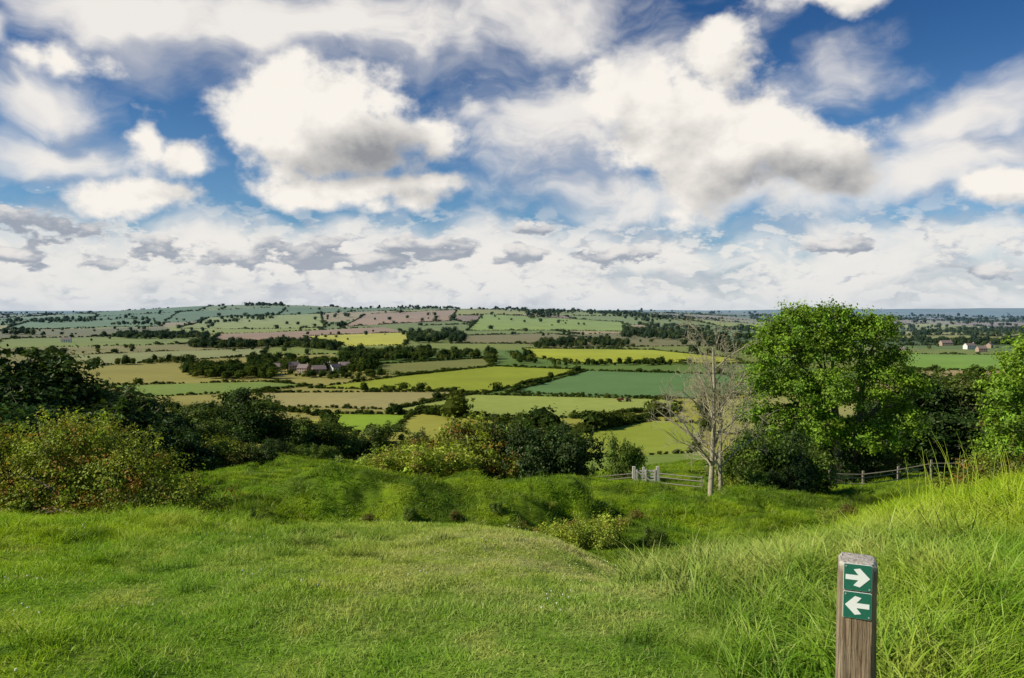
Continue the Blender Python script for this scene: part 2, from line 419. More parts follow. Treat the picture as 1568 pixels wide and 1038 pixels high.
# foreground turf
def samp(n,y0,y1,pw=1.0,mt=.78):
    u=rng.random(n)
    if pw==0: y=np.exp(np.log(y0)+u*(np.log(y1)-np.log(y0)))
    else: y=(y0**(pw+1)+u*(y1**(pw+1)-y0**(pw+1)))**(1/(pw+1))
    return rng.uniform(-mt,mt,n)*y,y
def jgrid(step,y0,y1,mt):
    gx,gy=np.meshgrid(np.arange(-mt*y1,mt*y1,step),np.arange(y0,y1,step))
    gx=gx.ravel()+rng.uniform(-.42,.42,gx.size)*step;gy=gy.ravel()+rng.uniform(-.42,.42,gy.size)*step
    k=(np.abs(gx)<mt*gy+.6);return gx[k],gy[k]
def rightmask(x,y):  # long grass on the bank at the right
    t=x/np.maximum(y,1)+.05*vn(x*1.3,y*1.3,61)
    return ss(.15,.27,t)*(1-ss(14,20,y))
def leftmask(x,y):
    return ss(.0,.25,-(x/np.maximum(y,1))-.12+.18*vn(x*.8,y*.8,62))*ss(5.5,8,y)
protos=[tuft('turf_a',330,.19,.018,.06,.0055,1.0),tuft('turf_b',330,.19,.022,.072,.0055,1.1),tuft('turf_c',330,.19,.02,.065,.006,1.,3),tuft('turf_d',330,.19,.018,.055,.006,.8)]
x,y=jgrid(.175,2.2,12.5,.76)
k=rightmask(x,y)<.95;x=x[k];y=y[k]
n=len(x);print('turf',n);s=.9+.7*fbm(x*1.3,y*1.3,3,15)+.15*rng.normal(size=n)
s=np.clip(s,.5,2.)*(1+.25*leftmask(x,y))
ids=rng.choice(4,n,p=[.32,.32,.06,.30])
scatter('turf_grass',np.stack([x,y,H(x,y)],1),lay(x,y),np.stack([0*s+1.,0*s+1.,s],1),ids,protos)
# long grass
protos=[tuft('long_a',110,.2,.12,.36,.007,1.0),tuft('long_b',100,.2,.16,.42,.008,1.3),tuft('long_c',90,.18,.12,.30,.009,.8)]
x,y=samp(8000,2.0,20,.5,.85)
mk=rightmask(x,y);ml=leftmask(x,y)*.6*(1-ss(11,14,y));cl=ss(.12,.45,fbm(x*.9,y*.9,3,88))*.26*ss(2.8,4.5,y)*np.where(np.abs(x/y)<.12,.3,1)
rnd=rng.random(len(x));keep=(rnd<np.maximum(mk,np.maximum(ml,cl)))
keep&=~((np.abs(x-1.04)<.38)&(y<2.4))
keep&=~((x/y>.1)&(y<2.6)&(x<1.4)&(x/y<.6))
mk=mk[keep];x=x[keep];y=y[keep];n=len(x)
s=np.where(mk>.3,.75+.35*rng.random(n)+.4*vn(x*1.2,y*1.2,8),.34+.26*rng.random(n))
s*=np.where(y<3.2,.7,1)
scatter('long_grass',np.stack([x,y,H(x,y)],1),lay(x,y)+np.c_[rng.normal(size=(n,2))*.1,np.zeros(n)],np.stack([np.maximum(s,.6),np.maximum(s,.6),s],1),rng.integers(0,3,n),protos)
# rough pasture on the slope below
protos=[tuft('pasture_a',380,.6,.09,.30,.016,.9),tuft('pasture_b',380,.6,.12,.38,.018,1.1),tuft('pasture_c',330,.6,.08,.26,.018,1.)]
x1,y1=jgrid(.55,11,26,.72);x2,y2=jgrid(.72,26,48,.62);x3,y3=samp(2600,46,110,.35,.7)
x=np.concatenate([x1,x2,x3]);y=np.concatenate([y1,y2,y3]);w=np.concatenate([0*x1+.8,0*x2+1.05,np.clip(y3/32,1.4,2.4)])
n=len(x);print('pasture',n);s=np.clip(.75+1.0*fbm(x/1.3,y/1.3,3,55)+.2*rng.normal(size=n),.35,1.8)
scatter('pasture_grass',np.stack([x,y,H(x,y)],1),lay(x,y,.3)*np.array([.8,.8,1]),np.stack([w,w,s*np.clip(y/40,.8,1.3)],1),rng.integers(0,3,n),protos)
# reeds arching out of the bank
mb=MB()
for i in range(26):
    yy=rng.uniform(8.5,12.5);tt=rng.uniform(.5,.64);xx=tt*yy;z=float(H(xx,yy));h=rng.uniform(.6,1.15);dx=rng.uniform(-.35,.1)*h
    t=np.linspace(0,1,7)[:,None]
    p_=np.array([xx,yy,z])+np.concatenate([dx*t**2,0*t,h*t*(1-.12*t)],1)
    mb.tube(p_,.006*(1-.8*t[:,0]),4,0,(.9,1.,0))
obj('tall_grass_stems',mb.mesh('tall_grass_stems',[m_grass]))

# ------------------------------------------------------------------ trees
GREEN=(.125,.20,.025);DARK=(.042,.08,.016);OLIVE=(.22,.27,.03);BRIGHT=(.21,.34,.025)
def treemesh(name,Ht,W,base,nc,per,leaf,cr,low=.15,seed=0,var=.25):
    mb=MB();lob=[]
    k=rng.integers(6,9)
    for i in range(k):
        a=i/k*6.28+rng.uniform(-.4,.4);rr=W*.30*rng.uniform(.6,1.25)
        z=Ht*rng.uniform(low+.2,.78);r_=W*rng.uniform(.15,.25)
        lob.append((math.cos(a)*rr,math.sin(a)*rr,z,r_,r_,r_*.95))
    lob.append((rng.normal()*.08*W,0,Ht*.82,W*.2,W*.2,Ht*.17));lob.append((0,0,Ht*.48,W*.26,W*.26,Ht*.26))
    c=crown(mb,lob,nc,per,cr,leaf,base,1,var,rj=.18)
    t=limb(mb,(0,0,-.5),(0,0,Ht*.6),Ht*.028,Ht*.012,7,.03)
    for l in lob:
        limb(mb,t[rng.integers(2,5)],l[:3],Ht*.012,Ht*.004,5)
    for i in rng.integers(0,len(c),20): limb(mb,lob[rng.integers(0,len(lob))][:3],c[i],Ht*.004,Ht*.0015,4)
    return mb.mesh(name,[m_bark,m_leaf])
def bushmesh(name,Ht,W,base,nc,per,leaf,cr,tint2=None,t2=0,var=.28,nl=6):
    mb=MB();lob=[]
    for i in range(nl):
        lob.append((rng.uniform(-.36,.36)*W,rng.uniform(-.3,.3)*W,Ht*rng.uniform(.3,.68),W*rng.uniform(.12,.22),W*rng.uniform(.12,.22),Ht*rng.uniform(.2,.34)))
    lob.append((0,0,Ht*.28,W*.4,W*.38,Ht*.28))
    c=crown(mb,lob,nc,per,cr,leaf,base,1,var,tint2=tint2,t2=t2,rj=.2)
    for i in rng.integers(0,len(c),22): limb(mb,(rng.normal()*.1,rng.normal()*.1,-.3),c[i],.05,.012,4,.1)
    for i in rng.integers(0,len(c),34):
        e=c[i]*np.array([1.16,1.16,1.22]);limb(mb,c[i],e,.015,.005,3)
        P=c[i]+(e-c[i])*rng.random((14,1))+rng.normal(size=(14,3))*.08
        leaves(mb,P,rng.normal(size=(14,3)),leaf,1,np.tile(np.array(base)*1.2,(14,1)))
    return mb.mesh(name,[m_bark,m_leaf])
TM=[treemesh('broadleaf_a',10,9,GREEN,330,34,.34,.62),treemesh('broadleaf_b',10,8,DARK,330,34,.34,.62),treemesh('broadleaf_c',10,10,(.10,.15,.025),330,34,.36,.66)]
BM=[bushmesh('shrub_a',3,4.4,OLIVE,240,36,.15,.30,(.30,.17,.03),.12),bushmesh('shrub_b',3,4,GREEN,240,36,.15,.30),bushmesh('shrub_c',3,4.2,DARK,240,36,.16,.30),bushmesh('shrub_y',3,4.2,(.34,.42,.05),150,30,.14,.28,(.3,.22,.06),.08),
    bushmesh('shrub_d',3,4.0,(.15,.17,.03),220,36,.15,.30,(.25,.15,.03),.2,nl=9)]
def plant(kind,t,y,s_top,wf=1.,name=None):
    x=t/1000.*y;g=float(H(x,y));top=s_top/1000.*y
    h=max(top-g,.5)
    if kind[0]=='T': me=TM['abc'.index(kind[1])];k=h/10.;nm=name or 'broadleaf_tree'
    else: me=BM['abcyd'.index(kind[1])];k=h/3.;nm=name or ('hawthorn_bush' if kind[1] in 'ad' else 'shrub')
    obj(nm,me,(x,y,g-.15*k),(0,0,rng.uniform(0,6.28)),(k*wf,k*wf,k))
for a in [('Tb',-648,70,-30,1.3),('Tb',-612,74,-44,1.2),('Tb',-575,80,-72,1.2),('Tb',-545,82,-76,1.2),('Tb',-512,86,-84,1.2),('Tb',-482,88,-90,1.3),('Tb',-452,92,-104,1.3),('Bc',-620,58,-100,1.5),('Bc',-570,62,-115,1.5),('Bc',-520,62,-128,1.4),
 ('Tc',-405,96,-118,1.3),('Tb',-372,112,-112,1.2),('Tb',-335,112,-96,1.2),('Tc',-308,114,-106,1.),('Tc',-285,112,-132,1.3),('Tb',-258,118,-142,1.4),('Tc',-228,122,-134,1.2),
 ('Tb',-200,128,-152,1.5),('Tc',-172,130,-142,1.4),('Tb',-420,74,-132,1.3),('Tc',-385,76,-138,1.2),('Tb',-350,80,-152,1.4),('Bc',-300,84,-160,1.3),('Bb',-270,88,-164,1.3),
 ('Bc',-470,60,-140,1.2),('Bc',-430,60,-150,1.2),('Ba',-385,62,-154,1.1),('Bd',-350,63,-160,1.1),('Bc',-320,68,-164,1.),('Bb',-240,92,-164,1.2),
 ('By',-160,44,-158,1.2),('By',-134,45,-150,1.2),('By',-104,47,-150,1.2),('Bd',-80,52,-139,1.),('Ba',-52,54,-124,1.),('Bd',-22,55,-131,1.),('Bc',2,57,-140,1.),('Bc',24,57,-150,.9),('Bd',-112,54,-146,.9),('Ba',-36,50,-148,1.1),
 ('Bc',48,45,-138,.9),('Bc',64,45.5,-144,.85),('Bb',141,64,-149,.6),('Bb',-6,60,-128,.8),
 ('Bb',283,46,-152,.9),('Bb',306,47,-132,.8),('Bc',333,48,-148,.9),('Bb',360,52,-152,1.),('Bb',300,43,-178,.9),('Bc',348,44,-190,1.),('By',280,43,-190,.8),
 ('Bc',425,63,-158,1.),('Bd',460,66,-160,1.),
 ('Tb',488,82,-74,1.1),('Tb',515,86,-82,1.1),('Tc',545,90,-72,1.2),('Tb',575,88,-78,1.2),('Tc',605,86,-80,1.2),('Tb',635,84,-76,1.2),('Tb',662,80,-70,1.2),('Bc',505,78,-122,1.5),('Bc',545,78,-126,1.5),('Bc',585,78,-124,1.5),('Bd',625,78,-126,1.5),('Bc',660,74,-126,1.5),
 ('Ba',590,36,-174,1.),('Bd',618,34,-166,1.),('By',648,33,-168,1.),
 ('Tb',40,300,-146,1.3),('Tc',5,310,-144,1.4),('Tb',-60,290,-150,1.3),('Tc',80,320,-148,1.2),('Tb',-110,300,-152,1.3),
 ('By',62,23,-250,.9),('By',88,24,-240,1.),('By',116,23.5,-250,.9),('By',146,26,-258,.9),('By',404,25,-240,.9),('Bd',430,26,-238,.9),('By',452,27,-244,.9),
 ('Bd',-235,40,-192,1.),('Ba',-212,41,-194,1.),('Bb',96,60,-190,.7),('Bc',-330,19,-250,.6),('By',30,21,-268,.8),('Bd',160,30,-246,.8),('By',-268,34,-208,.9),('Bb',180,24,-268,.8),('Ba',10,24,-258,.7),
 ('Bd',-180,26,-252,.9),('Bb',-130,26.5,-256,1.),('Bd',-70,27,-250,.9),('Bb',-20,27.5,-250,.9),('Bd',-305,17.5,-262,.8),('By',50,29,-244,.9)]:
    plant(*a)

# sycamore
mb=MB()
lob=[(-4.3,0,10.0,2.5,2.4,2.1),(-2.6,.5,12.4,2.3,2.3,1.7),(-5.0,.5,12.,1.3,1.4,1.1),(-.5,.3,12.9,1.5,1.6,1.1),(-1.4,.2,10.4,2.2,2.2,2.2),(1.6,.5,10.6,1.9,2.2,2.2),(2.9,.3,12.3,1.3,1.4,1.2),(1.2,0,12.2,1,1.2,.9),
(-6.4,0,7.7,1.9,2.,1.7),(-4.,-.4,7.4,2.1,2,1.8),(2.9,0,7.4,2.2,2.6,2.3),(-1.2,-1,7.2,2.2,2.2,2.),(5.3,0,7.9,1.5,1.5,.9),(6.4,0,7.2,.8,.9,.6),(2.2,0,3.6,2.8,2.5,2.),(-6.9,0,10.2,.9,1.2,1.0),(4.7,0,4.8,1.7,1.8,1.6),
(-5.2,0,4.9,2.2,2,1.5),(-7.0,0,5.2,1.2,1.4,1.1),(4.2,0,9.7,1.2,1.4,1.1),(-2.2,-.6,4.6,2.2,2,1.7),(-6.,0,2.8,1.7,1.8,1.3)]
c=crown(mb,lob,1350,48,.50,.23,BRIGHT,1,.26,.55,rj=.18)
tr=limb(mb,(0,0,-.5),(-.8,0,9),.42,.18,9,.02)
tr2=limb(mb,(.7,.2,-.5),(1.8,0,9.5),.34,.14,9,.03)
for i,l in enumerate(lob):
    t_=tr if l[0]<0 else tr2;limb(mb,t_[2+i%4],l[:3],.14,.05,6)
for i in rng.integers(0,len(c),120):
    l=min(lob,key=lambda q:np.linalg.norm(np.array(q[:3])-c[i]));limb(mb,l[:3],c[i],.05,.015,4)
x_,y_=.415*62,62.
obj('sycamore_tree',mb.mesh('sycamore_tree',[m_bark,m_leaf]),(x_,y_,float(H(x_,y_))))
# ash at right edge
mb=MB()
lob=[(0,0,7.2,2.0,1.8,1.8),(-1.6,0,6.0,1.4,1.5,1.2),(1.2,0,4.8,2,2,1.8),(-.8,0,3.8,2.0,2,1.5),(.8,0,8.8,1.2,1.2,1.1),(-1.2,0,2.,1.8,1.8,1.2)]
c=crown(mb,lob,420,45,.44,.22,BRIGHT,1,.24,rj=.2)
tr=limb(mb,(0,0,-.5),(0,0,7),.2,.05,7)
for i in rng.integers(0,len(c),30): limb(mb,tr[rng.integers(2,7)],c[i],.04,.01,4)
x_,y_=.655*50,50.
obj('ash_tree',mb.mesh('ash_tree',[m_bark,m_leaf]),(x_,y_,float(H(x_,y_))))

# bare dead tree (twin stems)
mb=MB()
tips=[]
r2=np.random.default_rng(21)
def grow(p,d,L,r,dep):
    n=8 if dep==0 else 5;pts=[np.array(p,float)];d=np.array(d,float)
    for i in range(n):
        d=d+r2.normal(size=3)*(.05 if dep==0 else .13)+np.array([0,0,.03 if dep==0 else (.07 if dep<3 else -.03)]);d/=np.linalg.norm(d)
        pts.append(pts[-1]+d*L/n)
    rr=np.linspace(r,r*.32,n+1);mb.tube(pts,rr,7 if dep<1 else 4,0)
    if dep>=4: tips.append(pts[-1]);return
    k=[15,6,5,3][dep]
    for i in range(k):
        f=(.2+.8*(i+.5)/k) if dep==0 else r2.uniform(.25,1);f=min(f,.99);j=min(int(f*n),n-1)
        a=i*2.4+r2.uniform(-.5,.5);sp=r2.uniform(.4,.95) if dep else r2.uniform(.6,1.0)
        q=np.cross(d,[math.cos(a),math.sin(a),.2]);q/=np.linalg.norm(q)
        nd=d*math.cos(sp)+q*math.sin(sp)
        l2=L*r2.uniform(.32,.48)*(1.15-.6*f) if dep==0 else L*r2.uniform(.38,.6)
        grow(pts[j]+(pts[j+1]-pts[j])*(f*n-j if dep==0 else r2.random()),nd,l2,max(rr[j]*(.48 if dep==0 else .55),.010),dep+1)
grow((0,0,-.4),(-.03,0,1),8.4,.17,0)
grow((.48,.1,-.4),(.09,0,1),6.6,.13,0)
tips=np.array(tips)
P=tips[rng.integers(0,len(tips),800)]+rng.normal(size=(800,3))*.1
P=P[P[:,2]<6.5];leaves(mb,P,rng.normal(size=P.shape),.10,1,np.tile((.34,.34,.06),(len(P),1)))
x_,y_=.252*41,41.
obj('bare_tree',mb.mesh('bare_tree',[m_pale,m_leaf],True),(x_,y_,float(H(x_,y_))))

# big hawthorn thicket on the left
mb=MB()
lob=[(-15.2,20.5,-4.2,1.6,1.5,1.3),(-13.6,20,-3.9,1.2,1.3,1.15),(-12.2,20,-4.3,1.2,1.3,1.05),(-10.9,20,-3.8,1.3,1.4,1.1),(-9.5,19.6,-4.3,1.2,1.2,1.0),(-8.2,19.3,-4.9,1.1,1.1,.85),(-12.2,19,-5.1,2.8,1.1,.95),(-9.6,18.8,-5.3,2.0,1.0,.8),(-7.3,18.8,-5.4,.9,.8,.6)]
c=crown(mb,lob,2300,40,.23,.075,(.26,.32,.035),1,.34,.5,tint2=(.44,.24,.05),t2=.13,rj=.2)
for i in rng.integers(0,len(c),60):
    j=rng.integers(0,9);limb(mb,(lob[j][0],lob[j][1],-5.9),c[i],.035,.008,4,.12)
for i in rng.integers(0,len(c),190):
    l=min(lob,key=lambda q:np.linalg.norm(np.array(q[:3])-c[i]));dd=c[i]-np.array(l[:3]);dd/=np.linalg.norm(dd);dd[2]=abs(dd[2])
    e=c[i]+dd*rng.uniform(.2,.5);limb(mb,c[i],e,.008,.003,3)
    P=c[i]+(e-c[i])*rng.random((26,1))+rng.normal(size=(26,3))*.05
    leaves(mb,P,rng.normal(size=P.shape),.075,1,np.tile((.32,.34,.05),(26,1)))
obj('hawthorn_thicket',mb.mesh('hawthorn_thicket',[m_bark,m_leaf]))

# ------------------------------------------------------------------ distant hedges and woods
def lowproto(name,W,Ht,n,leaf,base):
    mb=MB();lob=[(rng.normal()*.2*W,rng.normal()*.2*W,Ht*rng.uniform(.45,.65),W*.3,W*.3,Ht*.32) for _ in range(4)]+[(0,0,Ht*.4,W*.42,W*.42,Ht*.4)]
    crown(mb,lob,n//8,8,leaf*.8,leaf,base,1,.25,.75)
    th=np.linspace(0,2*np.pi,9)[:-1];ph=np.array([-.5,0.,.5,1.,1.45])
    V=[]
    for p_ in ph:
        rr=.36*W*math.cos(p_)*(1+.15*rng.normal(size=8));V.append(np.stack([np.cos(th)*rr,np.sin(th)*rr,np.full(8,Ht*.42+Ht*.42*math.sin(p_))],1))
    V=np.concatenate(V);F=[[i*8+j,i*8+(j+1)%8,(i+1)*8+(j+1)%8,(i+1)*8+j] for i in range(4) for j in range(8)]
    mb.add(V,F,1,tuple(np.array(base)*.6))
    return bpy.data.objects.new(name,mb.mesh(name,[m_bark,m_fleaf]))
hp=[lowproto('hedge_a',3.6,2.6,260,.5,(.07,.10,.018)),lowproto('hedge_b',3.6,2.4,260,.5,(.042,.068,.016))]
pts=[];sc=[]
def edge(p,q,step=2.4,s0=1.,j=.6):
    p=np.array(p);q=np.array(q);L=np.linalg.norm(q-p);n=max(int(L/step),1)
    t=np.linspace(0,1,n)[:,None];P=p+(q-p)*t+rng.normal(size=(n,2))*j
    g_=vn(P[:,0]/25,P[:,1]/25,17)
    s_=s0*rng.uniform(.5,1.1,n)*(1+.5*g_)
    s_=np.where(rng.random(n)<.03,s_*2.4,s_)
    k_=g_>-.8
    pts.append(P[k_]);sc.append(s_[k_])
for poly,_c in FIELDS:
    n=len(poly)
    for i in range(n):
        d_=np.linalg.norm(poly[i]);k=max(1.,d_/900)
        edge(poly[i],poly[(i+1)%n],2.2*k,1.*k**.5)
for a_,b_ in [((-118,482),(0,440)),((0,440),(87,404)),((87,404),(150,440)),((150,440),(215,500)),((-241,470),(-330,520))]:
    edge((a_[0]/1000*a_[1],a_[1]),(b_[0]/1000*b_[1],b_[1]),2.,2.,2.)
inpoly=lambda x,y:np.any([pip(x,y,p_) for p_,_ in FIELDS],axis=0)
gx=[];gy=[]
for j in range(0,17):
    a=np.arange(-4200,5200,4.);b=np.full(a.shape,j*GH);gx.append(a);gy.append(b)
    off=float(_h(np.array([j*1.]),np.array([3.]),77)[0])*GW
    for i in range(-10,14):
        if rng.random()<.2: continue
        b=np.arange(j*GH,(j+1)*GH,4.);gx.append(np.full(b.shape,i*GW-off));gy.append(b)
ga=np.concatenate(gx);gb=np.concatenate(gy)
x,y=fromgrid(ga,gb)
k=(y>380)&(y<6200)&(np.abs(x)<y*.8+30);x=x[k];y=y[k]
k=~inpoly(x,y)&(rng.random(len(x))<np.clip(1600/y,.5,1.));x=x[k];y=y[k]
k=vn(x/160,y/160,91)>-.5;x=x[k];y=y[k]
s_=np.clip((y/1000),1.05,3.2)**.55*rng.uniform(.55,1.35,len(x))*(1+.6*vn(x/60,y/60,18))
s_=np.where(rng.random(len(x))<.05,s_*2.1,s_)
pts.append(np.stack([x,y],1)+rng.normal(size=(len(x),2))*2);sc.append(s_)
P=np.concatenate(pts);S=np.concatenate(sc)
n=len(P);z=H(P[:,0],P[:,1])
scatter('hedgerows',np.c_[P,z-.2],np.c_[np.zeros((n,2)),rng.uniform(0,6.28,n)],np.c_[S,S,S*rng.uniform(.8,1.2,n)],rng.integers(0,2,n),hp)
# woods
wp=[lowproto('wood_a',9,10,420,1.0,(.075,.11,.02)),lowproto('wood_b',8,11,420,1.,(.038,.065,.016)),lowproto('wood_c',7,8,380,.9,(.11,.14,.03))]
WP=[]
def wood(t0,t1,y0,y1,n,s=1.,clump=False):
    m_=n*3 if clump else n
    t=rng.uniform(t0,t1,m_)/1000.;y=rng.uniform(y0,y1,m_)
    if clump:
        k=vn(t*y/140,y/190,int(y0))>.12;t=t[k][:n];y=y[k][:n]
    y=y+ .06*y*vn(t*14,t*0+y0,4)
    WP.append(np.c_[t*y,y,s*rng.uniform(.55,1.3,len(t))])
wood(-405,-215,1250,1360,340,1.25);wood(-530,-400,930,1010,110,.9);wood(-410,-300,720,830,150,1.15);wood(-330,-240,830,960,110,1.)
wood(-240,-150,820,960,90,1.1);wood(-215,-20,960,1120,280,1.2);wood(-130,-60,1480,1900,140,1.4);wood(0,30,930,1060,24,1.1)
wood(50,230,880,935,80,.75);wood(30,290,1270,1500,180,1.1,True);wood(140,330,1500,2300,360,1.4,True);wood(-500,-300,1500,1700,170,1.3,True);wood(-640,-420,1750,2100,150,1.3,True)
wood(20,230,2500,2900,150,1.4,True);wood(-335,-285,3500,3700,60,1.5);wood(-140,-70,3150,3300,60,1.2);wood(-230,-80,3100,3400,24,1.2);wood(0,160,3000,3300,110,1.3,True);wood(-640,-300,2500,3100,180,1.5,True)
wood(200,420,1100,1400,150,1.2,True);wood(460,700,1180,1600,300,1.2,True);wood(440,720,1900,3200,340,1.5,True);wood(300,720,3500,6500,400,2.1,True);wood(-700,720,6500,9500,220,2.6,True)
wood(-640,-560,1100,1200,30,1);wood(-260,-160,700,740,20,.9);wood(-224,-216,650,665,3,1.1);wood(-640,-100,600,2200,90,.9,True);wood(0,640,600,2500,90,.9,True);wood(-500,200,2000,3500,140,1.3,True)
wood(-300,-190,735,760,22,.6);wood(-290,-190,850,880,30,1.)
wood(-300,-120,330,400,60,.55);wood(-90,80,350,420,60,.6);wood(-460,-340,330,520,70,.8);wood(-640,-420,200,420,90,.9);wood(330,640,150,420,150,.9);wood(-700,-420,120,200,50,.9);wood(500,720,700,800,30,.9)
W=np.concatenate(WP);
ex=inpoly(W[:,0],W[:,1])&(W[:,1]<1180);W=W[~ex]
n=len(W)
scatter('distant_woodland',np.c_[W[:,:2],H(W[:,0],W[:,1])-.5],np.c_[np.zeros((n,2)),rng.uniform(0,6.28,n)],np.c_[W[:,2]*rng.uniform(.85,1.2,n),W[:,2],W[:,2]*rng.uniform(.75,1.15,n)],rng.choice(3,n,p=[.35,.45,.2]),wp)

# ------------------------------------------------------------------ wood, sign
m_wood,N=newmat('weathered_oak')
tc=N.n.new('ShaderNodeTexCoord').outputs['Object']
g1,_=N.noise(N.v('MULTIPLY',tc,(95,95,5)),1.,8,.65,.4);g2,_=N.noise(N.v('MULTIPLY',tc,(7,7,5)),1.,4,.6)
c=N.mix(N.rng(g1,.3,.7),(.10,.065,.038),(.42,.30,.19));c=N.mix(N.rng(g2,.4,.7,0,.5),c,(.42,.35,.25))
g3,_=N.noise(N.v('MULTIPLY',tc,(140,140,3)),1.,2,.5)
c=N.mix(N.rng(g3,.62,.69),c,(.03,.02,.015))
zt=N.sep(tc)[2]
l1,_=N.noise(tc,60,4,.7)
c=N.mix(N.m('MULTIPLY',N.rng(zt,-.035,-.004),N.rng(l1,.3,.55)),c,(.58,.53,.45))
finish(N,pbsdf(N,c,.85,.25,g1,.7))
m_fence,N=newmat('fence_wood')
g1,_=N.noise(N.v('MULTIPLY',pos(N),(3,3,12)),1.,4,.6)
finish(N,pbsdf(N,N.mix(g1,(.16,.135,.10),(.36,.32,.26)),.9,.2))
m_gate,N=newmat('gate_wood')
g1,_=N.noise(N.v('MULTIPLY',pos(N),(3,3,12)),1.,4,.6)
finish(N,pbsdf(N,N.mix(g1,(.46,.43,.37),(.72,.68,.60)),.9,.2))
m_sg,N=newmat('sign_green');g1,_=N.noise(pos(N),70,5,.6)
finish(N,pbsdf(N,N.mix(N.rng(g1,.5,.75,0,.35),(.014,.135,.085),(.05,.18,.12)),.4,.4))
m_sw,N=newmat('sign_white');g1,_=N.noise(pos(N),90,5,.6)
finish(N,pbsdf(N,N.mix(N.rng(g1,.5,.75,0,.25),(.84,.84,.81),(.58,.6,.54)),.45,.4))
m_metal,N=newmat('screw_steel');finish(N,pbsdf(N,(.35,.34,.32),.4,.5))

px,py,ptop=1.039,2.37,-.742
E=bpy.data.objects.new('waymarker_post',None);col.objects.link(E);E.location=(px,py,ptop);E.rotation_euler=(0,math.radians(.4),math.radians(-22))
mb=MB()
w=.054;secs=[(-1.3,1.,),(-.9,1.),(-.6,1.),(-.3,1.01),(-.1,1.),(-.03,.995),(-.012,.97),(-.003,.90),(0,.80)]
def outline(s_):
    c_=.013
    return [(-w+c_,-w),(0,-w-.001),(w-c_,-w),(w,-w+c_),(w+.001,0),(w,w-c_),(w-c_,w),(0,w),(-w+c_,w),(-w,w-c_),(-w,0),(-w,-w+c_)]
V=[]
for z_,s_ in secs:
    for (a,b) in outline(s_):
        V.append((a*s_+rng.normal()*.0009,b*s_+rng.normal()*.0009,z_+(rng.normal()*.0015 if z_>-.02 else 0)))
n=12;F=[[i*n+j,i*n+(j+1)%n,(i+1)*n+(j+1)%n,(i+1)*n+j] for i in range(len(secs)-1) for j in range(n)]
b0=(len(secs)-1)*n;V.append((0,0,.001));ci=len(V)-1
for j in range(0,n,2): F.append([b0+j,b0+j+1,b0+(j+2)%n,ci])
mb.add(V,F)
obj('post',mb.mesh('post',[m_wood]),parent=E)
import bmesh
def plate(name,cx,cz,sx,sz,yf,th,mat,bev):
    bm=bmesh.new()
    k=5;vs=[]
    for (qx,qz,a0) in((1,1,0),(-1,1,90),(-1,-1,180),(1,-1,270)):
        for i in range(k):
            a=math.radians(a0+90*i/(k-1));vs.append(bm.verts.new((cx+qx*(sx/2-bev)+bev*math.cos(a),yf,cz+qz*(sz/2-bev)+bev*math.sin(a))))
    f=bm.faces.new(vs);r=bmesh.ops.extrude_face_region(bm,geom=[f])
    for v in r['geom']:
        if isinstance(v,bmesh.types.BMVert): v.co.y-=th
    bmesh.ops.recalc_face_normals(bm,faces=bm.faces)
    me=bpy.data.meshes.new(name);bm.to_mesh(me);bm.free();me.materials.append(mat);return obj(name,me,parent=E)
def poly(name,pts2,yf,th,mat):
    bm=bmesh.new();vs=[bm.verts.new((a,yf,b)) for a,b in pts2];f=bm.faces.new(vs);r=bmesh.ops.extrude_face_region(bm,geom=[f])
    for v in r['geom']:
        if isinstance(v,bmesh.types.BMVert): v.co.y-=th
    bmesh.ops.triangulate(bm,faces=bm.faces[:]);bmesh.ops.recalc_face_normals(bm,faces=bm.faces)
    me=bpy.data.meshes.new(name);bm.to_mesh(me);bm.free();me.materials.append(mat);return obj(name,me,parent=E)
def arrow(cx,cz,s_,dirn):
    P=[(-.50,.11),(.03,.11),(-.17,.36),(.09,.42),(.50,0),(.09,-.42),(-.17,-.36),(.03,-.11),(-.50,-.11)]
    return [(cx+dirn*a*s_,cz+b*s_) for a,b in P]
for nm,cz,dr_ in(('upper',-.042,1),('lower',-.125,-1)):
    plate(nm+'_sign_border',0,cz,.078,.079,-.056,.0015,m_sw,.004)
    plate(nm+'_sign_plate',0,cz,.0755,.0765,-.0575,.0015,m_sg,.003)
    poly(nm+'_arrow',arrow(0,cz,.066,dr_),-.059,.0012,m_sw)
    for k_,(a,b) in enumerate([(-.032,.032),(.032,-.032)]):
        plate(nm+'_screw_%d'%k_,a,cz+b,.005,.005,-.059,.0015,m_metal,.0024)

# fences
def fence(name,pl,sp=2.2,rails=(.45,.85,1.12),mat=m_fence,hp_=1.2):
    mb=MB();pl=np.array(pl,float)
    seg=np.linalg.norm(np.diff(pl,axis=0),axis=1);cum=np.r_[0,np.cumsum(seg)];n=int(cum[-1]/sp)+1
    s_=np.linspace(0,cum[-1],n);x=np.interp(s_,cum,pl[:,0]);y=np.interp(s_,cum,pl[:,1]);z=H(x,y)
    for i in range(n):
        mb.box((x[i],y[i],z[i]+hp_/2-.15),(.13,.13,hp_+.3),rng.uniform(-.2,.2))
        if i<n-1:
            for r_ in rails:
                a=np.array([x[i],y[i]-.09,z[i]+r_+rng.normal()*.015]);b=np.array([x[i+1],y[i+1]-.09,z[i+1]+r_])
                mb.tube([a,(a+b)/2+[0,0,-.01],b],[.04,.04,.04],4)
    obj(name,mb.mesh(name,[mat]))
xy=lambda t,y:(t/1000*y,y)
fence('wooden_fence',[xy(85,58),xy(120,58),xy(152,58)])
fence('wooden_fence',[xy(186,58),xy(215,57),xy(240,56)])
fence('wooden_fence',[xy(362,55),xy(420,57),xy(480,58),xy(570,60)],2.8,(.5,.95,1.2),m_fence,1.45)
